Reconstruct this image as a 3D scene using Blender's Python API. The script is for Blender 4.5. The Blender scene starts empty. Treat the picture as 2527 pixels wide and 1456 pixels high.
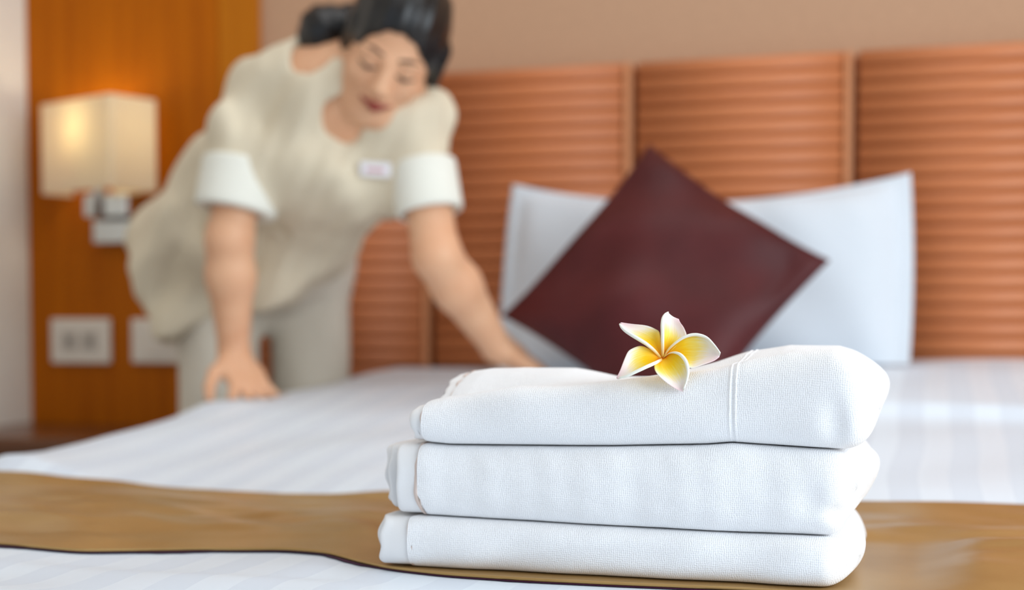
import bpy, bmesh, math, random
import numpy as np
from mathutils import Vector, Matrix

# ------------------------------------------------------------------ camera
F = 3500.0                 # focal length in pixels of the 2527 px wide frame
HZ = 800.0                 # image row of the horizon
PITCH = math.radians(2.5)
CAMZ = 0.80
CY = HZ + F * math.tan(PITCH)
scene = bpy.context.scene
cam_d = bpy.data.cameras.new('camera')
cam = bpy.data.objects.new('camera', cam_d)
scene.collection.objects.link(cam)
scene.camera = cam
cam.location = (0, 0, CAMZ)
cam.rotation_euler = (math.pi / 2 - PITCH, 0, 0)
cam_d.sensor_width = 36.0
cam_d.lens = 36.0 * F / 2527.0
cam_d.shift_y = (CY - 728.0) / 2527.0
cam_d.clip_start = 0.05
cam_d.dof.use_dof = True
cam_d.dof.focus_distance = 1.13
cam_d.dof.aperture_fstop = 2.8
cam_d.dof.aperture_blades = 9

# ------------------------------------------------------------------ room frame: u along the headboard, v towards the head wall
TH = math.atan(0.3)
CO, SI = math.cos(TH), math.sin(TH)
OX, OY = 0.0, 2.91
def R(u, v, z):
    return (OX + u * CO + v * SI, OY - u * SI + v * CO, z)
def toUV(x, y):
    return ((x - OX) * CO - (y - OY) * SI, (x - OX) * SI + (y - OY) * CO)
def ray(px, py):
    xc = (px - 1263.5) / F
    yc = -(py - CY) / F
    return (xc, math.cos(PITCH) + yc * math.sin(PITCH), -math.sin(PITCH) + yc * math.cos(PITCH))
def at_d(px, py, d):
    r = ray(px, py); t = d / r[1]
    return Vector((r[0] * t, d, CAMZ + r[2] * t))
def at_v(px, py, v):                   # on the plane v = const -> (u, z)
    r = ray(px, py)
    den = r[0] * SI + r[1] * CO
    t = (v + OX * SI + OY * CO) / den
    u, _ = toUV(r[0] * t, r[1] * t)
    return u, CAMZ + r[2] * t
def at_z(px, py, z):                   # on the plane z = const -> (u, v)
    r = ray(px, py); t = (z - CAMZ) / r[2]
    return toUV(r[0] * t, r[1] * t)

# ------------------------------------------------------------------ light
w = bpy.data.worlds.new('daylight'); scene.world = w; w.use_nodes = True
bg = w.node_tree.nodes['Background']
bg.inputs['Color'].default_value = (0.72, 0.86, 1.0, 1)
bg.inputs['Strength'].default_value = 0.82
def area_light(name, uv, z, size, size_y, power, col, aim):
    d = bpy.data.lights.new(name, 'AREA'); d.shape = 'RECTANGLE'
    d.size = size; d.size_y = size_y; d.energy = power; d.color = col
    o = bpy.data.objects.new(name, d); scene.collection.objects.link(o)
    o.location = R(uv[0], uv[1], z)
    o.rotation_euler = (Vector(R(*aim)) - o.location).to_track_quat('-Z', 'Y').to_euler()
    return o
area_light('window_daylight', (2.70, -2.2), 1.50, 2.3, 1.5, 60, (0.84, 0.93, 1.0), (0.5, -1.7, 0.7))
area_light('overhead_fill', (0.5, -1.1), 2.58, 1.6, 1.6, 14, (0.92, 0.96, 1.0), (0.5, -1.1, 0.0))  # unseen soft fill added overhead to brighten the sheets and other level surfaces
scene.view_settings.view_transform = 'Standard'
scene.view_settings.look = 'None'
scene.view_settings.gamma = 1.0
scene.view_settings.use_curve_mapping = False
scene.view_settings.exposure = -0.07

# ------------------------------------------------------------------ helpers
COL = scene.collection
def link(o, parent=None):
    COL.objects.link(o)
    if parent is not None:
        o.parent = parent
    return o
def tag(o, label=None, cat=None, group=None, kind=None):
    if label: o['label'] = label
    if cat: o['category'] = cat
    if group: o['group'] = group
    if kind: o['kind'] = kind
    return o
def empty(name, loc=(0, 0, 0), rz=0.0):
    o = bpy.data.objects.new(name, None); o.empty_display_size = 0.05
    o.location = loc; o.rotation_euler = (0, 0, rz)
    return link(o)
def mesh_obj(name, verts, faces, mat=None, parent=None, smooth=True, uvs=None):
    m = bpy.data.meshes.new(name)
    m.from_pydata([tuple(map(float, p)) for p in verts], [], [tuple(map(int, f)) for f in faces])
    if uvs is not None:
        lay = m.uv_layers.new(name='UVMap')
        li = np.empty(len(m.loops), dtype=np.int32); m.loops.foreach_get('vertex_index', li)
        lay.data.foreach_set('uv', np.asarray(uvs, dtype=np.float32)[li].ravel())
    m.polygons.foreach_set('use_smooth', [smooth] * len(m.polygons))
    m.update()
    if mat: m.materials.append(mat)
    return link(bpy.data.objects.new(name, m), parent)
def bm_obj(name, bm, mat=None, parent=None, smooth=False):
    m = bpy.data.meshes.new(name); bm.normal_update(); bm.to_mesh(m); bm.free()
    for p in m.polygons: p.use_smooth = smooth
    if mat: m.materials.append(mat)
    return link(bpy.data.objects.new(name, m), parent)
def box_bm(x0, x1, y0, y1, z0, z1, bev=0.0, seg=2, bm=None):
    own = bm if bm is not None else bmesh.new()
    r = bmesh.ops.create_cube(own, size=1.0)
    for v in r['verts']:
        v.co = Vector((x0 + (v.co.x + .5) * (x1 - x0), y0 + (v.co.y + .5) * (y1 - y0), z0 + (v.co.z + .5) * (z1 - z0)))
    if bev > 0:
        es = list({e for v in r['verts'] for e in v.link_edges})
        bmesh.ops.bevel(own, geom=es, offset=bev, segments=seg, affect='EDGES', profile=0.5)
    return own
def box(name, x0, x1, y0, y1, z0, z1, mat, parent=None, bev=0.0, seg=2):
    return bm_obj(name, box_bm(x0, x1, y0, y1, z0, z1, bev, seg), mat, parent)
def cyl_bm(p0, p1, r0, r1, n=20, bm=None):
    own = bm if bm is not None else bmesh.new()
    p0, p1 = Vector(p0), Vector(p1); d = p1 - p0
    q = d.to_track_quat('Z', 'Y').to_matrix().to_4x4()
    bmesh.ops.create_cone(own, cap_ends=True, segments=n, radius1=r0, radius2=r1, depth=d.length,
                          matrix=Matrix.Translation((p0 + p1) / 2) @ q)
    return own
def grid_faces(nu, nv, cu=False, cv=False, flip=False):
    f = []
    for i in range(nu if cu else nu - 1):
        for j in range(nv if cv else nv - 1):
            a = i * nv + j; b = ((i + 1) % nu) * nv + j
            c = ((i + 1) % nu) * nv + (j + 1) % nv; d = i * nv + (j + 1) % nv
            f.append((d, c, b, a) if flip else (a, b, c, d))
    return f
def sines(seed, n, fmin, fmax):
    rs = np.random.RandomState(seed)
    ks = []
    for _ in range(n):
        k = rs.normal(size=3); k /= np.linalg.norm(k)
        f = rs.uniform(fmin, fmax)
        ks.append((k * f * 2 * math.pi, rs.uniform(0, 6.28), rs.uniform(.5, 1.0)))
    tot = math.sqrt(sum(a * a for _, _, a in ks) / 2)
    def g(x, y, z=0.0):
        s = 0.0
        for k, ph, a in ks:
            s = s + a * np.sin(k[0] * x + k[1] * y + k[2] * z + ph)
        return s / (tot * 1.6)
    return g
def smooth01(x):
    x = np.clip(x, 0, 1); return x * x * (3 - 2 * x)

# ------------------------------------------------------------------ materials
def srgb(r, g, b):
    def f(c):
        c /= 255.0
        return c / 12.92 if c <= 0.04045 else ((c + 0.055) / 1.055) ** 2.4
    return (f(r), f(g), f(b), 1)
class N:
    """small node builder"""
    def __init__(self, name, rough=0.7, spec=0.3):
        self.m = bpy.data.materials.new(name); self.m.use_nodes = True
        self.t = self.m.node_tree; self.b = self.t.nodes['Principled BSDF']
        self.b.inputs['Roughness'].default_value = rough
        self.b.inputs['Specular IOR Level'].default_value = spec
    def n(self, typ, **kw):
        x = self.t.nodes.new(typ)
        for k, v in kw.items():
            if k in x.inputs: x.inputs[k].default_value = v
            else: setattr(x, k, v)
        return x
    def l(self, a, b): self.t.links.new(a, b)
    def col(self, c): self.b.inputs['Base Color'].default_value = c
    def coord(self, which='Object', scale=(1, 1, 1), rot=(0, 0, 0)):
        tc = self.n('ShaderNodeTexCoord'); mp = self.n('ShaderNodeMapping')
        mp.inputs['Scale'].default_value = scale; mp.inputs['Rotation'].default_value = rot
        self.l(tc.outputs[which], mp.inputs['Vector']); return mp.outputs['Vector']
    def ramp(self, fac, stops):
        r = self.n('ShaderNodeValToRGB'); e = r.color_ramp.elements
        while len(e) < len(stops): e.new(0.5)
        for i, (p, c) in enumerate(stops): e[i].position = p; e[i].color = c
        self.l(fac, r.inputs['Fac']); return r.outputs['Color']
    def math(self, op, a, b=None):
        x = self.n('ShaderNodeMath', operation=op)
        for i, v in enumerate((a, b)):
            if v is None: continue
            if isinstance(v, (int, float)): x.inputs[i].default_value = v
            else: self.l(v, x.inputs[i])
        return x.outputs[0]
    def bump(self, h, strength=0.3, dist=0.001):
        x = self.n('ShaderNodeBump'); x.inputs['Strength'].default_value = strength; x.inputs['Distance'].default_value = dist
        self.l(h, x.inputs['Height']); self.l(x.outputs['Normal'], self.b.inputs['Normal']); return x
def plain(name, c, rough=0.6, spec=0.3, metal=0.0, var=0.06, scale=40.0, bump=0.0):
    k = N(name, rough, spec)
    k.b.inputs['Metallic'].default_value = metal
    nz = k.n('ShaderNodeTexNoise', Scale=scale, Detail=4.0)
    k.l(k.coord(), nz.inputs['Vector'])
    lo = tuple(x * (1 - var) for x in c[:3]) + (1,); hi = tuple(min(1, x * (1 + var)) for x in c[:3]) + (1,)
    k.l(k.ramp(nz.outputs['Fac'], [(.3, lo), (.7, hi)]), k.b.inputs['Base Color'])
    if bump: k.bump(nz.outputs['Fac'], bump, 0.002)
    return k.m
def wood(name, c0, c1, axis='X', scale=6.0, rough=0.4, spec=0.4):
    k = N(name, rough, spec)
    sc = {'X': (1, 14, 14), 'Y': (14, 1, 14), 'Z': (14, 14, 1)}[axis]
    v = k.coord('Object', sc)
    nz = k.n('ShaderNodeTexNoise', Scale=scale, Detail=6.0, Roughness=.6); k.l(v, nz.inputs['Vector'])
    oi = k.n('ShaderNodeObjectInfo')
    add = k.math('ADD', nz.outputs['Fac'], k.math('MULTIPLY', k.math('SUBTRACT', oi.outputs['Random'], .5), .18))
    k.l(k.ramp(add, [(.3, c0), (.7, c1)]), k.b.inputs['Base Color'])
    k.bump(nz.outputs['Fac'], .12, .001)
    return k.m
def fabric(name, c, rough=0.85, weave=1500.0, strength=0.25, sheen=0.0, var=0.05):
    k = N(name, rough, 0.15)
    v = k.coord()
    a = k.n('ShaderNodeTexNoise', Scale=weave, Detail=1.0); k.l(v, a.inputs['Vector'])
    b2 = k.n('ShaderNodeTexNoise', Scale=14.0, Detail=3.0); k.l(v, b2.inputs['Vector'])
    lo = tuple(x * (1 - var) for x in c[:3]) + (1,); hi = tuple(min(1, x * (1 + var)) for x in c[:3]) + (1,)
    k.l(k.ramp(b2.outputs['Fac'], [(.3, lo), (.7, hi)]), k.b.inputs['Base Color'])
    k.b.inputs['Sheen Weight'].default_value = sheen
    k.bump(a.outputs['Fac'], strength, .0006)
    return k.m
M = {}
M['wall_tan'] = plain('wall_tan', srgb(192, 152, 122), .85, .2, var=.03, scale=60, bump=.05)
M['wall_cream'] = plain('wall_cream', srgb(240, 235, 224), .8, .2, var=.02, scale=50, bump=.05)
M['ceiling'] = plain('ceiling_white', srgb(238, 232, 222), .9, .2, var=.02)
M['floor'] = wood('floor_wood', srgb(96, 60, 36), srgb(140, 92, 56), 'Y', 3.0)
M['panel'] = wood('panel_wood', srgb(172, 88, 2), srgb(192, 104, 4), 'Z', 2.2, .55, .12)
M['panel_trim'] = wood('panel_trim_wood', srgb(182, 104, 8), srgb(198, 118, 14), 'Z', 2.2, .5, .15)
M['slat'] = wood('slat_wood', srgb(192, 112, 66), srgb(206, 126, 78), 'X', 5.0, .42, .4)
M['slat_edge'] = wood('slat_edge_wood', srgb(200, 130, 84), srgb(220, 150, 104), 'Z', 5.0, .42, .4)
M['board'] = wood('backing_wood', srgb(160, 88, 50), srgb(178, 102, 60), 'X', 5.0, .6, .3)
M['dark_wood'] = wood('dark_wood', srgb(92, 52, 26), srgb(116, 68, 36), 'X', 5.0, .25, .5)
M['white_plastic'] = plain('white_plastic', srgb(236, 226, 212), .35, .4, var=.01)
M['socket_grey'] = plain('socket_grey', srgb(196, 186, 174), .4, .4, var=.01)
M['hole'] = plain('socket_hole', srgb(40, 36, 34), .6, .2, var=.01)
M['chrome'] = plain('chrome', srgb(214, 220, 222), .22, .5, metal=1.0, var=.01)
M['cotton'] = fabric('pillow_cotton', srgb(220, 226, 233), .8, 1200, .15, .1, .01)
M['mattress'] = fabric('mattress_fabric', srgb(228, 228, 226), .85, 900, .2)
M['bed_base'] = fabric('bed_base_fabric', srgb(92, 66, 50), .85, 900, .2)
M['tunic'] = fabric('tunic_linen', srgb(228, 214, 188), .85, 900, .4, .1, .05)
M['cuff'] = fabric('cuff_cotton', srgb(240, 238, 226), .8, 900, .3, .0, .02)
M['trousers'] = fabric('trouser_linen', srgb(224, 214, 197), .85, 900, .4, .1, .04)
M['hem'] = fabric('towel_hem_cotton', srgb(244, 242, 242), .85, 2200, .3, .1, .01)
M['stitch'] = fabric('hem_stitching', srgb(226, 206, 196), .85, 2200, .3, .0, .03)
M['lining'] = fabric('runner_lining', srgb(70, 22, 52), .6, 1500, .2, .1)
M['shoe'] = plain('shoe_leather', srgb(30, 26, 24), .4, .4)
M['lips'] = plain('lip_red', srgb(150, 62, 52), .35, .4, var=.04)
M['brow'] = plain('brow_hair', srgb(70, 48, 36), .7, .2, var=.1)
M['tag_print'] = plain('tag_print', srgb(214, 150, 150), .5, .3)
M['tag'] = plain('name_tag_white', srgb(246, 244, 248), .3, .4, var=.01)

def skin_mat():
    k = N('skin', .48, .35)
    nz = k.n('ShaderNodeTexNoise', Scale=22.0, Detail=4.0); k.l(k.coord(), nz.inputs['Vector'])
    k.l(k.ramp(nz.outputs['Fac'], [(.3, srgb(226, 168, 130)), (.7, srgb(236, 184, 146))]), k.b.inputs['Base Color'])
    k.b.inputs['Subsurface Weight'].default_value = .08
    k.b.inputs['Subsurface Radius'].default_value = (.01, .004, .002)
    return k.m
M['skin'] = skin_mat()
def hair_mat():
    k = N('black_hair', .34, .5)
    v = k.coord('Object', (160, 160, 20))
    nz = k.n('ShaderNodeTexNoise', Scale=1.0, Detail=3.0); k.l(v, nz.inputs['Vector'])
    k.l(k.ramp(nz.outputs['Fac'], [(.3, srgb(10, 9, 9)), (.7, srgb(26, 22, 22))]), k.b.inputs['Base Color'])
    k.bump(nz.outputs['Fac'], .25, .001)
    return k.m
M['hair'] = hair_mat()
def terry_mat():
    k = N('white_terry', .95, .1)
    k.b.inputs['Sheen Weight'].default_value = .25
    k.b.inputs['Sheen Roughness'].default_value = .6
    uv = k.coord('UV')
    wob = k.n('ShaderNodeTexNoise', Scale=110.0, Detail=2.0); k.l(uv, wob.inputs['Vector'])
    mix = k.n('ShaderNodeMixRGB', blend_type='ADD'); mix.inputs['Fac'].default_value = .0040
    k.l(uv, mix.inputs['Color1']); k.l(wob.outputs['Color'], mix.inputs['Color2'])
    sp = k.n('ShaderNodeSeparateXYZ'); k.l(mix.outputs['Color'], sp.inputs['Vector'])
    colm = k.math('ADD', k.math('MULTIPLY', k.math('SINE', k.math('MULTIPLY', sp.outputs['X'], 2 * math.pi / .00165)), .5), .5)
    row = k.math('ADD', k.math('MULTIPLY', k.math('SINE', k.math('MULTIPLY', sp.outputs['Y'], 2 * math.pi / .0017)), .5), .5)
    mp = k.n('ShaderNodeMapping'); mp.inputs['Scale'].default_value = (900, 700, 1); k.l(uv, mp.inputs['Vector'])
    fz_ = k.n('ShaderNodeTexNoise', Scale=1.0, Detail=2.0); k.l(mp.outputs['Vector'], fz_.inputs['Vector'])
    h0 = k.math('ADD', k.math('MULTIPLY', colm, .5), k.math('MULTIPLY', row, .5))
    h = k.math('ADD', k.math('MULTIPLY', h0, .5), k.math('MULTIPLY', fz_.outputs['Fac'], .75))
    mid = k.n('ShaderNodeTexNoise', Scale=140.0, Detail=3.0); k.l(uv, mid.inputs['Vector'])
    hh = k.math('ADD', k.math('MULTIPLY', h, 1.0), k.math('MULTIPLY', mid.outputs['Fac'], .7))
    k.l(k.ramp(h, [(.3, srgb(241, 240, 243)), (.8, srgb(253, 252, 252))]), k.b.inputs['Base Color'])
    k.bump(hh, .6, .0009)
    return k.m
M['terry'] = terry_mat()
def sateen_mat():
    k = N('striped_sateen', .5, .3)
    tc = k.n('ShaderNodeTexCoord'); sp = k.n('ShaderNodeSeparateXYZ'); k.l(tc.outputs['UV'], sp.inputs['Vector'])
    s = k.math('SINE', k.math('MULTIPLY', sp.outputs['X'], 2 * math.pi / .068))
    e = k.math('ADD', k.math('MULTIPLY', s, 8.0), .5)
    cl = k.n('ShaderNodeClamp'); k.l(e, cl.inputs['Value'])
    k.l(k.ramp(cl.outputs[0], [(0, srgb(221, 228, 238)), (1, srgb(231, 239, 248))]), k.b.inputs['Base Color'])
    k.l(k.math('ADD', k.math('MULTIPLY', cl.outputs[0], -.18), .62), k.b.inputs['Roughness'])
    nz = k.n('ShaderNodeTexNoise', Scale=1600.0, Detail=1.0); k.l(tc.outputs['UV'], nz.inputs['Vector'])
    k.bump(nz.outputs['Fac'], .1, .0004)
    return k.m
M['sateen'] = sateen_mat()
def satin(name, c0, c1, rough, spec, aniso=.4, sheen=.0, metal=0.0):
    k = N(name, rough, spec)
    v = k.coord('UV')
    nz = k.n('ShaderNodeTexNoise', Scale=9.0, Detail=3.0); k.l(v, nz.inputs['Vector'])
    k.l(k.ramp(nz.outputs['Fac'], [(.3, c0), (.7, c1)]), k.b.inputs['Base Color'])
    k.b.inputs['Sheen Weight'].default_value = sheen
    k.b.inputs['Metallic'].default_value = metal
    w2 = k.n('ShaderNodeTexNoise', Scale=1500.0, Detail=1.0); k.l(v, w2.inputs['Vector'])
    k.bump(w2.outputs['Fac'], .12, .0004)
    return k.m
M['gold'] = satin('gold_satin', srgb(168, 130, 72), srgb(188, 150, 92), .34, .6, metal=.35)
M['maroon'] = satin('maroon_satin', srgb(70, 18, 19), srgb(86, 27, 28), .5, .28, sheen=.0)
def shade_mat():
    k = N('lampshade_fabric', .8, .2)
    nz = k.n('ShaderNodeTexNoise', Scale=900.0, Detail=1.0); k.l(k.coord(), nz.inputs['Vector'])
    k.col(srgb(244, 234, 216))
    tr = k.n('ShaderNodeBsdfTranslucent'); tr.inputs['Color'].default_value = srgb(252, 242, 212)
    mx = k.n('ShaderNodeMixShader'); mx.inputs['Fac'].default_value = .45
    out = [n for n in k.t.nodes if n.type == 'OUTPUT_MATERIAL'][0]
    k.bump(nz.outputs['Fac'], .2, .0006)
    k.l(k.b.outputs[0], mx.inputs[1]); k.l(tr.outputs[0], mx.inputs[2]); k.l(mx.outputs[0], out.inputs['Surface'])
    return k.m
M['shade'] = shade_mat()
def bulb_mat():
    k = N('lit_bulb', .4, .3)
    k.col(srgb(255, 240, 210)); k.b.inputs['Emission Color'].default_value = (1, .72, .35, 1)
    k.b.inputs['Emission Strength'].default_value = 4
    return k.m
M['bulb'] = bulb_mat()
def petal_mat():
    k = N('plumeria_petal', .5, .25)
    tc = k.n('ShaderNodeTexCoord'); sp = k.n('ShaderNodeSeparateXYZ'); k.l(tc.outputs['UV'], sp.inputs['Vector'])
    S, T = sp.outputs['X'], sp.outputs['Y']            # S base..tip, T 0 (clockwise edge) .. 1 (rolled edge)
    mp = k.n('ShaderNodeMapping'); mp.inputs['Scale'].default_value = (2.0, 22, 1); k.l(tc.outputs['UV'], mp.inputs['Vector'])
    nz = k.n('ShaderNodeTexNoise', Scale=1.0, Detail=3.0); k.l(mp.outputs['Vector'], nz.inputs['Vector'])
    jit = k.math('MULTIPLY', k.math('SUBTRACT', nz.outputs['Fac'], .5), .30)
    edge = k.math('ABSOLUTE', k.math('SUBTRACT', T, .52))
    e2 = k.math('MULTIPLY', k.math('MULTIPLY', edge, edge), 1.1)
    f = k.math('ADD', k.math('ADD', S, jit), e2)
    base = k.ramp(f, [(.07, srgb(240, 112, 14)), (.20, srgb(252, 184, 0)), (.40, srgb(253, 206, 22)), (.58, srgb(252, 226, 110)), (.78, srgb(252, 246, 230))])
    # rolled rim is white, tips and clockwise edge blush pink
    rim = k.ramp(T, [(.80, (0, 0, 0, 1)), (.88, (1, 1, 1, 1))])
    m1 = k.n('ShaderNodeMixRGB'); k.l(rim, m1.inputs['Fac']); k.l(base, m1.inputs['Color1'])
    k.l(k.ramp(S, [(.02, srgb(252, 210, 90)), (.25, srgb(250, 248, 236))]), m1.inputs['Color2'])
    a = k.n('ShaderNodeMapRange'); a.inputs['From Min'].default_value = .48; a.inputs['From Max'].default_value = 1.05; k.l(S, a.inputs['Value'])
    b = k.n('ShaderNodeMapRange'); b.inputs['From Min'].default_value = .8; b.inputs['From Max'].default_value = .0; k.l(T, b.inputs['Value'])
    p = k.math('MULTIPLY', k.math('MULTIPLY', a.outputs[0], b.outputs[0]), 1.0)
    m2 = k.n('ShaderNodeMixRGB'); k.l(p, m2.inputs['Fac']); k.l(m1.outputs['Color'], m2.inputs['Color1'])
    m2.inputs['Color2'].default_value = srgb(240, 196, 206)
    k.l(m2.outputs['Color'], k.b.inputs['Base Color'])
    k.b.inputs['Subsurface Weight'].default_value = .15
    k.b.inputs['Subsurface Radius'].default_value = (.003, .002, .001)
    k.bump(nz.outputs['Fac'], .15, .001)
    return k.m
M['petal'] = petal_mat()
M['throat'] = plain('flower_throat', srgb(236, 120, 24), .6, .2)
M['stem'] = plain('flower_stem', srgb(214, 206, 150), .6, .2)

# ------------------------------------------------------------------ room shell
UL, UR, VW, VF, ZC = -1.175, 2.75, 0.05, -4.2, 2.62
def room_box(name, u0, u1, v0, v1, z0, z1, mat, bev=0.0):
    o = box(name, u0, u1, v0, v1, z0, z1, mat, None, bev)
    o.location = (OX, OY, 0); o.rotation_euler = (0, 0, -TH)
    return o
tag(room_box('floor', UL - .1, UR + .1, VF, VW + .1, -.1, 0, M['floor']), kind='structure')
tag(room_box('ceiling', UL - .1, UR + .1, VF, VW + .1, ZC, ZC + .1, M['ceiling']), kind='structure')
tag(room_box('wall_back', UL - .1, UR + .1, VW, VW + .1, 0, ZC, M['wall_tan']), kind='structure')
tag(room_box('wall_left', UL - .1, UL, VF, VW, 0, ZC, M['wall_cream']), kind='structure')
# right wall with a window opening
bmw = bmesh.new()
for a in ((UR, UR + .1, VF, -3.5, 0, ZC), (UR, UR + .1, -.9, VW, 0, ZC), (UR, UR + .1, -3.5, -.9, 0, .65), (UR, UR + .1, -3.5, -.9, 2.35, ZC)):
    box_bm(*a, bm=bmw)
wr = bm_obj('wall_right', bmw, M['wall_cream']); wr.location = (OX, OY, 0); wr.rotation_euler = (0, 0, -TH)
tag(wr, kind='structure')
wf = bmesh.new()
for a in ((UR + .02, UR + .08, -3.5, -3.44, .65, 2.35), (UR + .02, UR + .08, -.96, -.9, .65, 2.35), (UR + .02, UR + .08, -2.23, -2.17, .65, 2.35),
          (UR + .02, UR + .08, -3.5, -.9, .65, .71), (UR + .02, UR + .08, -3.5, -.9, 2.29, 2.35)):
    box_bm(*a, bm=wf)
wn = bm_obj('window_1', wf, M['white_plastic']); wn.location = (OX, OY, 0); wn.rotation_euler = (0, 0, -TH)
tag(wn, kind='structure')

# wood panelling left of the headboard
wp = empty('trim_1', (OX, OY, 0), -TH); tag(wp, kind='structure')
u_seam = at_v(548, 100, VW)[0]
u_pan = at_v(645, 100, VW)[0]
box('panel', UL + .001, u_seam - .001, VW - .014, VW - .001, 0.09, ZC - .01, M['panel'], wp, .0015, 1)
box('panel', u_seam + .001, u_pan, VW - .018, VW - .001, 0.09, ZC - .01, M['panel_trim'], wp, .0015, 1)
box('skirting', UL + .001, u_pan, VW - .022, VW - .001, 0.0, 0.09, M['dark_wood'], wp, .003, 1)

# ------------------------------------------------------------------ headboard
HB_U0, PW, NP = -0.592, 0.4265, 4
HB_TOP = at_v(1263, 171, 0)[1]
PITCHZ = 0.0302
NS = 28
hb = empty('headboard', (OX, OY, 0), -TH)
tag(hb, 'tall wooden slatted headboard of four panels against the tan wall', 'headboard')
def slat_mesh(L):
    prof = []
    n = 9
    for i in range(n + 1):
        t = i / n                      # from bottom to top of the slat
        z = (t - 0.5) * (PITCHZ - .0016)
        bul = .0055 * (math.sin(math.pi * min(1, (t * .94 + .03)) ** 0.8)) ** .7
        prof.append((-bul, z))
    verts, faces = [], []
    for x in (0, L):
        verts += [(x, .006, -(PITCHZ - .0016) / 2)] + [(x, p[0], p[1]) for p in prof] + [(x, .006, (PITCHZ - .0016) / 2)]
    k = len(prof) + 2
    for j in range(k):
        faces.append((j, (j + 1) % k, k + (j + 1) % k, k + j))
    faces.append(tuple(range(k))[::-1]); faces.append(tuple(range(k, 2 * k)))
    me = bpy.data.meshes.new('slat'); me.from_pydata(verts, [], faces)
    for p in me.polygons: p.use_smooth = len(p.vertices) == 4
    me.materials.append(M['slat']); me.update()
    return me
SL = slat_mesh(PW - .026)
for i in range(NP):
    pu = HB_U0 + i * PW
    pan = box('panel', 0, PW - .012, .004, .030, HB_TOP - NS * PITCHZ, HB_TOP - .002, M['board'], hb, .001, 1)
    pan.location = (pu, 0, 0)
    for s in range(NS):
        so = bpy.data.objects.new('slat', SL); link(so, pan)
        so.location = (0.0, 0.0, HB_TOP - (s + .5) * PITCHZ)
    es = box('edge_strip', PW - .026, PW - .012, -.010, .006, HB_TOP - NS * PITCHZ, HB_TOP - .001, M['slat_edge'], pan, .002, 2)
box('back_board', HB_U0, HB_U0 + NP * PW - .012, .031, .049, .05, HB_TOP - .004, M['board'], hb, .002, 1)

# ------------------------------------------------------------------ bed
zw = sines(5, 7, 2.2, 5.0)
zw2 = sines(11, 6, .8, 1.9)
def u_edge(v):
    return -.362 + .072 * smooth01((v + .62) / .3)
def at_u(px, py, u):
    r = ray(px, py)
    t = (u + OX * CO - OY * SI) / (r[0] * CO - r[1] * SI)
    return toUV(r[0] * t, r[1] * t)[1], CAMZ + r[2] * t
ZV, ZZ = [-2.4, -1.25, -1.12, -.72, -.50, -.25, 0.0], [.589, .592, .610, .648, .672, .698, .712]
EDGE = np.array(sorted(at_u(x, y, -.325 if x < 500 else -.285) for x, y in ((0, 1112), (100, 1101), (200, 1085), (300, 1063), (430, 1032), (560, 1003))))
EV = np.concatenate([[-2.4, EDGE[0, 0] - .10], EDGE[:, 0], [EDGE[-1, 0] + .12, 0]])
ED = np.concatenate([[0, 0], EDGE[:, 1] - np.interp(EDGE[:, 0], ZV, ZZ), [0, 0]])
def zb(u, v):
    """top of the made bed"""
    u = np.asarray(u, dtype=float); v = np.asarray(v, dtype=float)
    z = np.interp(v, ZV, ZZ)
    # turned-down fold towards the pillows on the right
    f = smooth01((u - .35) / .35)
    z = z + f * (.020 * smooth01((v + .62 + .03 * (u - .7)) / .05) - .004 * smooth01((v + .72) / .1) * smooth01((-.62 - v) / .05))
    amp = .0042 * np.interp(v, [-2.4, -1.75, -1.6, -1.1, 0], [1.1, 1.0, .5, .8, .5]) * (1 - .75 * smooth01((u - .30) / .1) * smooth01((-1.1 - v) / .2))
    z = z + amp * zw(u, v) + .004 * zw2(u, v) * smooth01((v + 1.5) / .4)
    ue = u_edge(v)
    wav = .0034 * np.sin(2 * math.pi * (v + .22 * u) / .17 + 1.0) * smooth01((-1.70 - v) / .05) * smooth01((.75 - u) / .3)
    z = z + wav
    z = z + np.interp(v, EV, ED) * np.exp(-(np.maximum(0, u - ue - .05) / .12) ** 2)
    # weight of the towels
    m = smooth01((u - .30) / .06) * smooth01((.87 - u) / .06) * smooth01((v + 1.735) / .03) * smooth01((-1.34 - v) / .06)
    z = z * (1 - m) + .5885 * m
    return z
BU1 = 1.38
bed = empty('bed', (OX, OY, 0), -TH)
tag(bed, 'wide bed base and mattress hidden under the white bedding', 'bed')
box('bed_base', -.26, BU1 - .04, -2.02, -.012, .10, .30, M['bed_base'], bed, .015, 3)
box('mattress', -.26, BU1 - .04, -2.02, -.012, .302, .555, M['mattress'], bed, .04, 4)
for lx in (-.2, BU1 - .1):
    for ly in (-1.95, -.12):
        bm_obj('leg', cyl_bm((lx, ly, 0), (lx, ly, .10), .022, .028), M['dark_wood'], bed)

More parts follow.
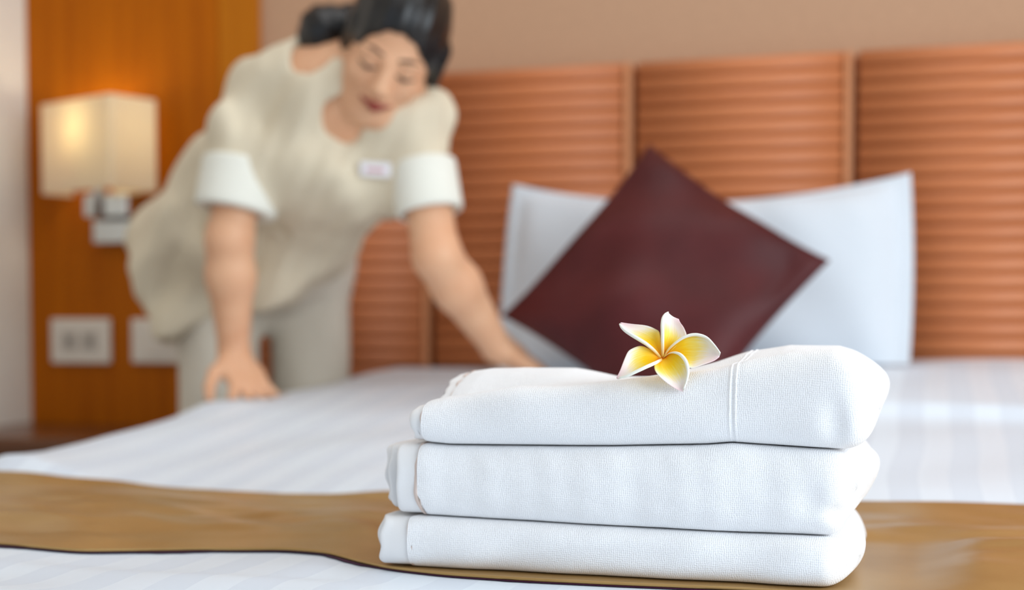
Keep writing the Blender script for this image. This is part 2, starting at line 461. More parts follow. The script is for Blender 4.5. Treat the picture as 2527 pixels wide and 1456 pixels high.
# duvet: draped sheet over the mattress
DROP, RR = .34, .055
def drape():
    sv = np.concatenate([np.linspace(-DROP, 0, 12)[:-1], np.linspace(0, RR * math.pi / 2, 9)[:-1], np.linspace(0, 1, 210) + 10])
    # left side s-parameter -> (du outward, drop)
    def side(s):
        if s >= 10: return None
        if s < 0: return (RR, RR - s)              # below the arc: hanging
        a = (RR * math.pi / 2 - s) / RR
        return (RR * math.sin(a), RR * (1 - math.cos(a)))
    nu_in, nv_in = 250, 330
    us = [('e', side(s)) for s in sv if s < 10] + [('t', t) for t in np.linspace(0, 1, nu_in)]
    us += [('r', side(s)) for s in sv[::-1] if s < 10]
    vs = [('e', side(s)) for s in sv if s < 10] + [('t', t) for t in np.linspace(0, 1, nv_in)]
    V0, V1 = -2.06, -.018
    verts = np.zeros((len(us), len(vs), 3)); uv = np.zeros((len(us), len(vs), 2))
    for j, (kj, tj) in enumerate(vs):
        if kj == 'e': v, dv = V0 - tj[0], tj[1]
        else: v, dv = V0 + (V1 - V0) * tj, 0.0
        ue = float(u_edge(np.array(v)))
        uu = np.zeros(len(us)); dd = np.zeros(len(us)); run = np.zeros(len(us))
        for i, (ki, ti) in enumerate(us):
            if ki == 'e': uu[i], dd[i] = ue + RR - ti[0], ti[1]
            elif ki == 'r': uu[i], dd[i] = BU1 - RR + ti[0], ti[1]
            else: uu[i] = ue + RR + (BU1 - RR - ue - RR) * ti
        drop = np.maximum(dd, dv) + .25 * np.minimum(dd, dv)
        z = zb(np.clip(uu, ue + .01, BU1 - .01), np.full(len(us), max(v, V0))) - drop
        wav = np.where(dd > RR, 1, 0) * .012 * np.sin(v * 17 + 1.3) * np.clip((dd - RR) / .2, 0, 1)
        verts[:, j, 0] = uu + np.where(uu < .5, -wav, wav); verts[:, j, 1] = v; verts[:, j, 2] = np.maximum(z, .22)
        uv[:, j, 0] = uu + .010 * zw2(uu * 1.3, np.full(len(us), v * 1.7)) - np.where(uu < .5, 1, -1) * dd
        uv[:, j, 1] = v - dv
    return verts.reshape(-1, 3), uv.reshape(-1, 2), grid_faces(len(us), len(vs))
dv_, duv, df = drape()
duvet = mesh_obj('duvet', dv_, df, M['sateen'], None, True, duv)
duvet.location = (OX, OY, 0); duvet.rotation_euler = (0, 0, -TH)
tag(duvet, 'white tone-on-tone striped duvet spread over the whole bed', 'duvet')

# ------------------------------------------------------------------ gold runner across the foot
near_px = [(-700, 1290), (-300, 1322), (0, 1340), (110, 1351), (200, 1359), (330, 1357), (500, 1354), (700, 1354), (800, 1362), (880, 1382), (960, 1399), (1100, 1415),
           (1300, 1428), (1500, 1437), (1700, 1446), (1900, 1455), (2100, 1466), (2527, 1492), (3200, 1530)]
far_px = [(0, 1165), (150, 1177), (300, 1188), (500, 1208), (700, 1219), (830, 1220), (950, 1211), (1200, 1214), (2160, 1238), (2527, 1246), (3200, 1262)]
def edge_tab(pts, z0):
    a = []
    for p in pts:
        r = ray(*p)
        best = None
        for t in np.linspace(.75, 2.6, 1500):
            u, v = toUV(r[0] * t, r[1] * t)
            if CAMZ + r[2] * t <= float(zb(u, v)) + .004:
                best = (u, v); break
        if best: a.append(best)
    a.sort(); return np.array(a)
NE, FE = edge_tab(near_px, .604), edge_tab(far_px, .612)
rw = sines(23, 6, 2.0, 5.5); rw2 = sines(29, 9, 7.0, 16.0); rw3 = sines(31, 9, 18.0, 34.0)
def runner():
    us = np.concatenate([np.linspace(-.56, -.37, 24), np.linspace(-.364, -.30, 20), np.linspace(-.296, BU1 - .062, 320)])
    tv = np.linspace(0, 1, 150)
    vn = np.interp(us, NE[:, 0], NE[:, 1]); vf = np.interp(us, FE[:, 0], FE[:, 1])
    ker = np.hanning(13); ker /= ker.sum()
    vn, vf = (np.convolve(np.pad(q, 6, mode='edge'), ker, mode='valid') for q in (vn, vf))
    vt = np.zeros((len(us), len(tv), 3)); uv = np.zeros((len(us), len(tv), 2))
    for i, u in enumerate(us):
        v = vn[i] + (vf[i] - vn[i]) * tv
        ue = u_edge(v)
        uin = np.maximum(u, ue + .055)
        over = np.clip((ue + .055 - u) / .055, 0, 1); hang = np.maximum(0, ue - u)
        z = zb(uin, v) - .055 * (1 - np.sqrt(np.clip(1 - over ** 2, 0, 1))) - hang
        quiet = smooth01((u - .29) / .06) * smooth01((.88 - u) / .06) * smooth01((-1.36 - v) / .06)
        fold = (.0034 * (1 + rw(u, v * .8)) + .0030 * (1 + rw2(u * .4 + .05 * np.sin(v * 9), v)) + .0011 * (1 + rw3(u * .5, v))) * (1 - quiet)
        dist = np.minimum(v - vn[i], vf[i] - v)
        rim = smooth01(dist / .12) * (1 - over)
        vt[i, :, 0] = np.maximum(u, ue) - .006 * over - .016 * np.clip(hang / .1, 0, 1); vt[i, :, 1] = v
        vt[i, :, 2] = z + .0042 + fold * (.06 + .94 * rim)
        uv[i, :, 0] = u; uv[i, :, 1] = v
    return vt, uv
rv, ruv = runner()
def shell(vt, off):
    """two-sided sheet: top grid plus a bottom grid lowered by off, joined round the rim"""
    nu, nv = vt.shape[:2]
    top = vt.reshape(-1, 3); bot = top - np.array([0, 0, off])
    f = grid_faces(nu, nv); n = nu * nv
    f2 = [tuple(n + k for k in q[::-1]) for q in f]
    rim = [i * nv for i in range(nu)] + [(nu - 1) * nv + j for j in range(1, nv)] + [i * nv + nv - 1 for i in range(nu - 2, -1, -1)] + [j for j in range(nv - 2, 0, -1)]
    s = [(rim[k], rim[(k + 1) % len(rim)], n + rim[(k + 1) % len(rim)], n + rim[k]) for k in range(len(rim))]
    return np.vstack([top, bot]), f + f2 + [q[::-1] for q in s]
sv_, sf_ = shell(rv, .0022)
run_o = mesh_obj('bed_runner', sv_, sf_, M['gold'], None, True, np.vstack([ruv.reshape(-1, 2)] * 2))
run_o.location = (OX, OY, 0); run_o.rotation_euler = (0, 0, -TH)
tag(run_o, 'gold satin runner laid across the bed under the towels', 'bed runner')
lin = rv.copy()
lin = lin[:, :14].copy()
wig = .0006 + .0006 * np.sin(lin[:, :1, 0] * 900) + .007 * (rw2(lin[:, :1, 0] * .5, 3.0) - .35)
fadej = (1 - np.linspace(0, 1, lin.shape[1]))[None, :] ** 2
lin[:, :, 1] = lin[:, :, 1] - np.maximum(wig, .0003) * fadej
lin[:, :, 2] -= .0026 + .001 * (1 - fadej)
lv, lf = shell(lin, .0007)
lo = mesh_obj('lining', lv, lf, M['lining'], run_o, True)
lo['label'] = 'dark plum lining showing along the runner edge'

# ------------------------------------------------------------------ pillow and cushion
def pillow_mesh(a, b, T, pinch, pinchy, flange=0.0, n=64, seed=1, wr=.004, corner=0.0):
    g = sines(seed, 7, 3.0, 8.0)
    s = np.linspace(-1, 1, n)
    S, Tt = np.meshgrid(s, s, indexing='ij')
    X = a * S * (1 - pinch * (1 - Tt ** 2) * S ** 2)
    Y = b * Tt * (1 - pinchy * (1 - S ** 2) * Tt ** 2)
    lim = 1 - flange
    e = np.clip(1 - (np.abs(S) / lim) ** 2.6, 0, 1) * np.clip(1 - (np.abs(Tt) / lim) ** 2.6, 0, 1)
    H = T * e ** .5
    W = wr * g(X, Y) * np.clip(e * 4, .15, 1)
    front = np.stack([X, Y, H + .0025 + W], -1).reshape(-1, 3)
    back = np.stack([X, Y, -H - .0025 + W], -1).reshape(-1, 3)
    f = grid_faces(n, n); N2 = n * n
    rim = [i * n for i in range(n)] + [(n - 1) * n + j for j in range(1, n)] + [i * n + n - 1 for i in range(n - 2, -1, -1)] + [j for j in range(n - 2, 0, -1)]
    fb = [tuple(N2 + k for k in q[::-1]) for q in f]
    sd = [(rim[k], N2 + rim[k], N2 + rim[(k + 1) % len(rim)], rim[(k + 1) % len(rim)]) for k in range(len(rim))]
    uv = np.stack([X, Y], -1).reshape(-1, 2)
    return np.vstack([front, back]), f + fb + sd, np.vstack([uv, uv])
def frame(xa, ya):
    x = Vector(xa).normalized(); z = x.cross(Vector(ya)).normalized(); y = z.cross(x)
    return Matrix((x, y, z)).transposed()
def place(o, c, m3):
    o.matrix_world = Matrix.Translation(c) @ m3.to_4x4()
# white sleeping pillow leaning on the headboard
tl = at_v(1276, 438, -.07); tr = at_v(2242, 438, -.07)
pz, pu_, pf = tl[1], (tl[0] + tr[0]) / 2, (tr[0] - tl[0]) / 2
pv, pfc, puv = pillow_mesh(pf + .004, .206, .070, -.02, .23, .075, 70, 3, .007)
pil = mesh_obj('pillow', pv, pfc, M['cotton'], None, True, puv)
tilt = math.radians(77)
up = Vector(R(0, math.cos(tilt), math.sin(tilt))) - Vector(R(0, 0, 0))
xd = Vector(R(1, 0, 0)) - Vector(R(0, 0, 0))
m3 = frame(xd, up)
topc = Vector(R(pu_, -.085, (tl[1] + tr[1]) / 2 - .004))
place(pil, topc - m3.col[1] * .206, m3)
tag(pil, 'white pillow with a flat border leaning upright against the headboard', 'pillow')
# maroon cushion standing on one corner
pt = at_d(1583, 345, 2.555); plf = at_d(1258, 792, 2.47); prt = at_d(2026, 630, 2.405)
cen = (plf + prt) / 2
cx = (prt - pt).normalized(); cyv = (pt - plf).normalized()
side_a = (prt - pt).length / 2; side_b = (pt - plf).length / 2
m3c = frame(cx, cyv)
cv_, cf_, cuv = pillow_mesh(side_a, side_b, .062, .06, .06, .0, 60, 8, .010)
cu = mesh_obj('cushion', cv_, cf_, M['maroon'], None, True, cuv)
place(cu, cen, m3c)
tag(cu, 'dark maroon satin cushion standing on one corner in front of the pillow', 'cushion')

def rest_on_bed(o, lift=.004):
    bpy.context.view_layer.update()
    mw = o.matrix_world.copy(); inv = mw.inverted()
    for vt in o.data.vertices:
        p = mw @ vt.co
        u, v = toUV(p.x, p.y)
        if v < -.02:
            zmin = float(zb(u, v)) + lift
            if p.z < zmin:
                p.z = zmin + .12 * (p.z - zmin) * 0
                vt.co = inv @ p
rest_on_bed(pil); rest_on_bed(cu)
# ------------------------------------------------------------------ towels
VFRONT = -1.668
def tab(pts, v):
    a = sorted(at_v(p[0], p[1], v) for p in pts)
    a = np.array(a); return lambda u: np.interp(u, a[:, 0], a[:, 1])
T01 = tab([(930, 1268), (985, 1272), (1200, 1285), (1500, 1302), (1800, 1319), (2050, 1330), (2110, 1328), (2200, 1330)], VFRONT + .004)
T12 = tab([(980, 1090), (1030, 1093), (1100, 1100), (1500, 1104), (1740, 1100), (1800, 1096), (1870, 1101), (2100, 1115), (2200, 1118)], VFRONT + .004)
def base0(u):
    return np.full_like(np.asarray(u, float), .5885 + .0048)
def interp_px(pts, v):
    return tab(pts, v)
top_front = interp_px([(1000, 1010), (1120, 976), (1300, 950), (1530, 937), (1780, 905), (1850, 885), (1950, 868), (2060, 868), (2130, 890), (2200, 930)], VFRONT + .035)
top_back = interp_px([(1090, 950), (1150, 917), (1220, 907), (1300, 905), (1420, 911), (1530, 930), (1640, 930), (1780, 893), (1850, 870), (1950, 852), (2070, 854), (2150, 878), (2250, 900)], VFRONT + .15)
def towel(name, u0, u1, bot, top, seed, hem=0.0, lumps=0.15, D=.235, rend=.032, seam=None, dimple=None, vback=0.0, fr=.020, layers=()):
    g = sines(seed, 8, 6, 16); g2 = sines(seed + 50, 6, 20, 45); gf = sines(seed + 90, 5, 2, 5)
    ubs = u0 + hem
    us = np.concatenate([[ubs], ubs + np.linspace(.0006, .006, 5), np.linspace(ubs + .008, u1 - rend, 150),
                         u1 - rend * (1 - np.sin(np.linspace(0, math.pi / 2, 30)[1:]))])
    if seam: us = np.concatenate([us, seam + np.linspace(-.006, .006, 25)])
    us = np.unique(np.round(us, 6))
    # perimeter parameter of a stadium: bottom(back->front), front arc, top(front->back), back arc
    nb, na, nt = 26, 26, 60
    per = []
    for t in np.linspace(1, 0, nb, endpoint=False): per.append(('b', t))
    for t in np.linspace(-1, 1, na, endpoint=False): per.append(('f', t))
    for t in np.linspace(0, 1, nt, endpoint=False): per.append(('t', t))
    for t in np.linspace(1, -1, 14, endpoint=False): per.append(('k', t))
    def section(u, inset=0.0, hs=1.0, endk=1.0, ccap=0.0):
        zb_, = np.atleast_1d(bot(u)); 
        r = fr
        vf = VFRONT + .0022 * gf(u, seed) 
        vb = VFRONT + D + vback
        P = []
        for k, t in per:
            if k == 'b': v = vf + r + (vb - vf - 2 * r) * t; e = -1.0
            elif k == 't': v = vf + r + (vb - vf - 2 * r) * t; e = 1.0
            else:
                a = t * math.pi / 2
                e = math.copysign(abs(math.sin(a)) ** .85, a); cc = math.cos(a) ** .7
                v = vf + r - r * cc if k == 'f' else vb - r + r * cc
            zt = float(top(u, v))
            h = zt - zb_
            zm = (zt + zb_) / 2
            z = zm + e * h / 2 * (1 if inset == 0 else 1 - 2 * inset / h)
            vm = (vf + vb) / 2
            if inset: v = vm + (v - vm) * (1 - 2 * inset / (vb - vf))
            P.append((v, z, zm, h))
        return P
    verts = np.zeros((len(us), len(per), 3)); uv = np.zeros((len(us), len(per), 2))
    for i, u in enumerate(us):
        P = section(u)
        e = 1.0
        if u > u1 - rend:
            q = (u - (u1 - rend)) / rend
            e = max(0.0, 1 - q ** 2.6) ** .5
        el = 1.0 - .0
        if u < ubs + .006:
            el = 1 - .030 * (1 - (u - ubs) / .006) ** 2
        l = 0; pv = None
        for j, (v, z, zm, h) in enumerate(P):
            vm = VFRONT + D * .55
            vv = vm + (v - vm) * (1 - (1 - e) * .35)
            zz = zm + (z - zm) * e * el
            if pv is not None: l += math.hypot(v - pv[0], z - pv[1])
            pv = (v, z)
            verts[i, j] = (u, vv, zz); uv[i, j] = (u, l)
    X, Y, Z = verts[..., 0], verts[..., 1], verts[..., 2]
    # soft lumps, mostly on the front and top
    endw = smooth01((X - (u1 - rend)) / rend)
    n1 = (g(X, Y * .8, Z) * .0016 + g2(X, Y, Z) * .00045) * (1 - endw ** 2)
    front_w = smooth01((VFRONT + .06 - Y) / .05)
    Y -= n1 * front_w
    amp_top = np.array([1.0 if k == 't' else (.5 + .5 * t if k == 'f' else 0.0) for k, t in per])[None, :]
    Z += n1 * amp_top * .8 * lumps
    X += endw * g(X * .3, Y * .6, Z * 1.3) * .007
    if seam:
        dd = X - seam
        gr = -.0010 * np.exp(-(dd / .0011) ** 2) + .0007 * (np.exp(-((dd - .0022) / .0009) ** 2) + np.exp(-((dd + .0022) / .0009) ** 2))
        Y -= gr * front_w; Z += gr * amp_top
    if dimple:
        for (du, dz, su, sz, dep) in dimple:
            wgt = np.exp(-(((X - du) / su) ** 2 + ((Z - dz) / sz) ** 2)) * smooth01((VFRONT + .08 - Y) / .05)
            Y += dep * wgt
    verts = np.stack([X, Y, Z], -1)
    nu, npr = len(us), len(per)
    vflat = verts.reshape(-1, 3)
    faces = grid_faces(nu, npr, False, True, True)
    faces.append(tuple(range(npr)))
    body = mesh_obj(name, vflat, faces, M['terry'], None, True, uv.reshape(-1, 2))
    body.location = (OX, OY, 0); body.rotation_euler = (0, 0, -TH)
    if hem:
        def band(nm, ua, ub, inset, seedb, mat, vsh=0.0):
            ul = np.concatenate([[ua, ua, ua + .0008, ua + .002], np.linspace(ua + .004, ub, 10)])
            vv = []
            gb = sines(seedb, 6, 18, 60)
            for ii, u in enumerate(ul):
                ex = {0: .0022, 1: .0009, 2: .0004}.get(ii, 0)
                P = section(max(u, u0), inset + ex)
                for (v, z, zm, h) in P:
                    wv = .0009 * float(gb(v * 1.0, z * 1.0, 0))
                    v = VFRONT + vsh + (v - VFRONT) * (1 - vsh / D)
                    vv.append((u + wv * (2.0 if ii < 6 else .3), v - .0006 * float(gb(u, z, 2.0)), z))
            ff = grid_faces(len(ul), npr, False, True, True)
            ff.append(tuple(range(npr))); ff.append(tuple((len(ul) - 1) * npr + j for j in range(npr))[::-1])
            return mesh_obj(nm, vv, ff, mat, body, True, [(p[0], p[2]) for p in vv])
        band('hem_band', u0, ubs + .004, .0012, seed + 7, M['hem'])
        band('stitch_line', ubs - .0014, ubs + .002, .0001, seed + 8, M['stitch'])
        for q, (du, ins, vsh) in enumerate(layers):
            band('hem_layer', u0 + du, u0 + .006, ins, seed + 20 + q, M['hem'], vsh)
    return body
uL0 = at_v(936, 1330, VFRONT)[0]; uL1 = at_v(975, 1180, VFRONT)[0]; uL2 = at_v(1011, 1050, VFRONT)[0]
hm0 = at_v(1006, 1330, VFRONT)[0] - uL0; hm1 = at_v(1030, 1180, VFRONT)[0] - uL1; hm2 = at_v(1040, 1050, VFRONT)[0] - uL2
def top0(u, v): return T01(u) - .0004
def bot1(u): return T01(u) + .0004
def top1(u, v): return T12(u) - .0004
def bot2(u): return T12(u) + .0004
def top2(u, v):
    t = (v - (VFRONT + .02)) / .13
    zf, zk = top_front(u), top_back(u)
    w_ = smooth01((t - .22) / .7)
    z = zf + (zk - zf) * w_
    groove = .007 * math.exp(-((t - .30) / .14) ** 2) * float(smooth01((.56 - u) / .10))
    back = .030 * max(0.0, t - 1.0) ** 1.5
    return z - groove - back
t0 = towel('folded_towel', uL0, .778, base0, top0, 3, hm0, D=.25, rend=.030, fr=.016, layers=((-.009, .004, .022),),
           dimple=[(.772, .622, .006, .014, .008)])
t1 = towel('folded_towel', uL1, .784, bot1, top1, 13, hm1, D=.25, rend=.034, fr=.021, layers=((-.012, .003, .014), (-.022, .005, .030)),
           dimple=[(.764, .652, .009, .006, .010), (.745, .662, .012, .012, .003)])
useam = at_v(1806, 1000, VFRONT)[0]
t2 = towel('folded_towel', uL2, .791, bot2, top2, 27, hm2, 1.0, D=.23, rend=.030, fr=.024, seam=useam, layers=((-.010, .005, .040),),
           dimple=[(.762, .722, .010, .016, .006)])
tag(t0, 'white terry towel at the bottom of the folded stack', 'towel', 'folded towels on the bed')
tag(t1, 'white terry towel in the middle of the folded stack', 'towel', 'folded towels on the bed')
tag(t2, 'white terry towel on top of the stack under the flower', 'towel', 'folded towels on the bed')

# ------------------------------------------------------------------ plumeria flower
FC = at_d(1636, 876, 1.144)
Zp = 6.066                                    # zoom of the study crop the outlines were measured in
px_m = FC.y / F
tiltf = math.radians(34)
fx = Vector((1, 0, 0)); fy = Vector((0, math.sin(tiltf), math.cos(tiltf))); fz = Vector((0, -math.cos(tiltf), math.sin(tiltf)))
flower = empty('plumeria_flower', FC)
flower.matrix_world = Matrix.Translation(FC) @ Matrix((fx, fy, fz)).transposed().to_4x4()
tag(flower, 'white and yellow plumeria blossom lying on the top towel', 'flower')
petals = {   # (rolled edge, free edge) from the centre to the tip
 'ul': ([(918, 752), (800, 712), (650, 668), (500, 592), (380, 500), (318, 420), (296, 350)], [(932, 735), (918, 560), (900, 424), (840, 385), (720, 345), (520, 316), (400, 292), (325, 274)]),
 'top': ([(936, 735), (916, 600), (912, 480), (914, 380), (935, 275), (980, 200), (1035, 160)], [(975, 728), (1130, 640), (1240, 580), (1298, 520), (1270, 390), (1222, 290), (1203, 232)]),
 'right': ([(962, 722), (1010, 660), (1090, 610), (1210, 563), (1350, 532), (1470, 545), (1590, 605), (1690, 730), (1764, 852)], [(972, 742), (1080, 850), (1200, 950), (1310, 1026), (1360, 1038), (1480, 1004), (1660, 940), (1755, 876)]),
 'bot': ([(966, 742), (1050, 728), (1130, 762), (1220, 850), (1280, 955), (1300, 1080), (1272, 1200), (1222, 1288)], [(942, 772), (880, 830), (815, 910), (795, 980), (808, 1060), (870, 1150), (985, 1232), (1100, 1278), (1200, 1290)]),
 'll': ([(944, 772), (900, 860), (800, 985), (650, 1072), (500, 1128), (370, 1158), (270, 1146)], [(920, 745), (800, 690), (690, 655), (600, 650), (500, 690), (420, 742), (360, 850), (290, 1000), (230, 1104)]),
}
def resample(pts, n):
    p = np.array(pts, float)
    # Catmull-Rom smoothing
    q = np.vstack([2 * p[0] - p[1], p, 2 * p[-1] - p[-2]])
    out = []
    for i in range(1, len(q) - 2):
        for t in np.linspace(0, 1, 14, endpoint=False):
            a, b, c, d = q[i - 1], q[i], q[i + 1], q[i + 2]
            out.append(.5 * ((2 * b) + (c - a) * t + (2 * a - 5 * b + 4 * c - d) * t * t + (3 * b - a - 3 * c + d) * t ** 3))
    out.append(p[-1]); out = np.array(out)
    d = np.concatenate([[0], np.cumsum(np.linalg.norm(np.diff(out, axis=0), axis=1))])
    s = np.linspace(0, d[-1], n)
    return np.stack([np.interp(s, d, out[:, 0]), np.interp(s, d, out[:, 1])], -1)
LIFT = {'ul': (.0, .004), 'top': (.0, .005), 'right': (.001, .007), 'bot': (.0015, -.006), 'll': (.001, -.003)}
for nm, (rolled, free) in petals.items():
    n, m = 36, 22
    A, B = resample(rolled, n), resample(free, n)       # A: rolled edge  B: free edge
    to = lambda P: np.stack([(P[:, 0] - 940) / Zp * px_m, -(P[:, 1] - 758) / Zp * px_m / math.cos(tiltf) * .92], -1)
    A, B = to(A), to(B)
    vt = np.zeros((n, m, 3)); uv = np.zeros((n, m, 2))
    l0, l1 = LIFT[nm]
    for i in range(n):
        s = i / (n - 1)
        wid = np.linalg.norm(A[i] - B[i])
        for j in range(m):
            t = j / (m - 1)                            # 0 free .. 1 rolled
            if t < .84: tt = t / .84; roll = 0
            else: tt = 1.0; roll = (t - .84) / .16
            P = B[i] * (1 - tt) + A[i] * tt
            cup = .22 * wid * (-(4 * tt * (1 - tt))) * (1 - s ** 5)   # hollow between the edges
            rise = .004 * tt ** 3 * min(1, s * 3)
            z = cup + rise + l0 + .0045 * math.sin(math.pi * min(s, 1)) + l1 * s ** 2 - .0075 * (1 - s) ** 4
            if nm in ('top', 'ul'): z -= .0
            if roll:
                # the rolled rim curls over towards the inside of the petal
                a = roll * math.pi * .95
                rr = .0011 * math.sin(math.pi * min(1, .08 + s * .92)) ** .6 + .0004
                dirv = (B[i] - A[i]) / max(wid, 1e-5)
                P = A[i] + dirv * rr * (1 - math.cos(a)) * .9
                z += rr * math.sin(a) * 1.2
            vt[i, j] = (P[0], P[1], z); uv[i, j] = (s, t)
    po = mesh_obj('petal', vt.reshape(-1, 3), grid_faces(n, m), M['petal'], flower, True, uv.reshape(-1, 2))
    sm = po.modifiers.new('thickness', 'SOLIDIFY'); sm.thickness = .0006; sm.offset = 0
bm_obj('throat', cyl_bm((0, -.0005, -.016), (0, -.0005, -.0058), .0012, .0028, 16), M['throat'], flower, True)
bm_obj('stem', cyl_bm((0, .002, -.030), (0, 0, -.015), .0016, .0016, 12), M['stem'], flower, True)

# ------------------------------------------------------------------ wall lamp, sockets, bedside table
LAMP_ROT = math.atan(.80)
mid_edge = at_d(272, 350, 3.02)
lamp = empty('wall_lamp', (0, 0, 0))
tag(lamp, 'lit box-shaded wall lamp with chrome bracket on the wood panelling', 'lamp')
la = Vector((-math.cos(LAMP_ROT), math.sin(LAMP_ROT), 0)); lb = Vector((math.sin(LAMP_ROT), math.cos(LAMP_ROT), 0))
ztop = at_d(272, 230, 3.02).z; zbt = at_d(272, 462, 3.02).z
LA, LB = .262, .125
def lamp_shade():
    bm = bmesh.new(); th = .003
    cs = [(0, 0), (LA, 0), (LA, LB), (0, LB)]
    rad = .012; ring = []
    n = 6
    cc = [((rad, rad), math.pi), ((LA - rad, rad), 1.5 * math.pi), ((LA - rad, LB - rad), 0), ((rad, LB - rad), .5 * math.pi)]
    for (c, a0) in cc:
        for k in range(n + 1):
            a = a0 + k / n * math.pi / 2
            ring.append((c[0] + rad * math.cos(a), c[1] + rad * math.sin(a), (math.cos(a), math.sin(a))))
    o = Vector((mid_edge.x, mid_edge.y, 0))
    def P(x, y, z): return o + la * x + lb * y + Vector((0, 0, z))
    verts = []
    for z in (zbt, ztop):
        for (x, y, nn) in ring: verts.append(P(x, y, z))
        for (x, y, nn) in ring: verts.append(P(x - nn[0] * th, y - nn[1] * th, z))
    k = len(ring); f = []
    for j in range(k):
        q = (j + 1) % k
        f += [(j, q, 2 * k + q, 2 * k + j), (k + q, k + j, 3 * k + j, 3 * k + q), (j, k + j, k + q, q), (2 * k + j, 2 * k + q, 3 * k + q, 3 * k + j)]
    return verts, f, P
sv2, sf2, LP = lamp_shade()
mesh_obj('lamp_shade', sv2, sf2, M['shade'], lamp, False)
# vertical seam in the shade near the front corner
tb = bmesh.new()
bulbc = LP(LA * .5, LB * .5, (ztop + zbt) / 2)
bm = bmesh.new(); bmesh.ops.create_uvsphere(bm, u_segments=20, v_segments=12, radius=.024, matrix=Matrix.Translation(bulbc))
bm_obj('bulb', bm, M['bulb'], lamp, True)
tb.free()
ld = bpy.data.lights.new('lamp_bulb_light', 'POINT'); ld.energy = .55; ld.color = (1, .92, .70); ld.shadow_soft_size = .03
lo_ = bpy.data.objects.new('lamp_bulb_light', ld); link(lo_, lamp); lo_.location = bulbc + Vector((0, 0, .045))
# bracket, arm and holder
bu0, bz1 = at_v(242, 480, VW - .02); bu1, bz0 = at_v(358, 600, VW - .02)
RZ = (OX, OY, 0)
def room_child(o):
    o.location = RZ; o.rotation_euler = (0, 0, -TH); return o
room_child(box('wall_plate', bu0, bu1, VW - .045, VW - .0145, bz0, bz0 + .052, M['chrome'], lamp, .004, 3))
room_child(box('bracket', bu0 + .004, bu1 - .002, VW - .085, VW - .0145, bz0 + .056, bz1 - .004, M['chrome'], lamp, .004, 3))
holder = LP(LA * .5, LB * .5, zbt)
hu, hv = toUV(holder.x, holder.y)
au0, az1 = at_v(212, 470, hv)
bm_obj('holder', cyl_bm((holder.x, holder.y, zbt - .055), (holder.x, holder.y, bulbc.z - .015), .015, .013, 20), M['chrome'], lamp, True)
pA = Vector(R((bu0 + bu1) / 2, VW - .06, (bz0 + .056 + bz1) / 2)); pB = Vector((holder.x, holder.y, zbt - .04))
bm_obj('arm', cyl_bm(pA, pB, .009, .009, 16), M['chrome'], lamp, True)

def plate(name, x0, x1, y0, y1, label, double):
    v = VW - .0145
    a = at_v(x0, y0, v); b = at_v(x1, y1, v)
    e = empty(name, R((a[0] + b[0]) / 2, v, b[1]), -TH)
    w_, h_ = b[0] - a[0], a[1] - b[1]
    box('cover_plate', -w_ / 2, w_ / 2, -.010, 0, 0, h_, M['white_plastic'], e, .004, 3)
    if double:
        for sx in (-1, 1):
            c = sx * w_ * .17
            ins = box('socket_insert', c - w_ * .13, c + w_ * .13, -.0125, -.0095, h_ * .30, h_ * .70, M['socket_grey'], e, .002, 2)
            for hx, hz in ((-.006, .006), (.006, .006), (0, -.008)):
                box('pin_hole', c + hx - .0015, c + hx + .0015, -.0132, -.012, h_ * .5 + hz - .004, h_ * .5 + hz + .004, M['hole'], ins)
    else:
        box('rocker', -w_ * .22, w_ * .22, -.0135, -.0095, h_ * .22, h_ * .78, M['white_plastic'], e, .002, 2)
    tag(e, label, 'wall socket' if double else 'light switch')
    return e
plate('wall_socket', 130, 277, 786, 897, 'white double wall socket on the wood panel below the lamp', True)
plate('light_switch', 328, 474, 786, 897, 'white switch plate half hidden behind the tunic', False)

ns = empty('bedside_table', R(UL, VW - .02, 0), -TH)
tag(ns, 'dark wood bedside table in the corner below the lamp', 'table')
nz_ = at_v(250, 1046, VW - .02)[1]
NW = .40
box('table_top', .004, NW + .012, -.40, -.004, nz_ - .025, nz_, M['dark_wood'], ns, .003, 2)
box('body', .012, NW, -.385, -.008, .12, nz_ - .025, M['dark_wood'], ns, .003, 2)
for k in range(2):
    z0 = .135 + k * (nz_ - .17) / 2
    dr = box('drawer', .022, NW - .01, -.400, -.386, z0, z0 + (nz_ - .19) / 2, M['dark_wood'], ns, .003, 2)
    bm_obj('knob', cyl_bm((NW / 2, -.401, z0 + (nz_ - .19) / 4), (NW / 2, -.42, z0 + (nz_ - .19) / 4), .008, .012, 16), M['chrome'], dr, True)
for lx in (.04, NW - .03):
    for ly in (-.36, -.04):
        bm_obj('leg', cyl_bm((lx, ly, 0), (lx, ly, .12), .012, .018, 16), M['dark_wood'], ns, True)

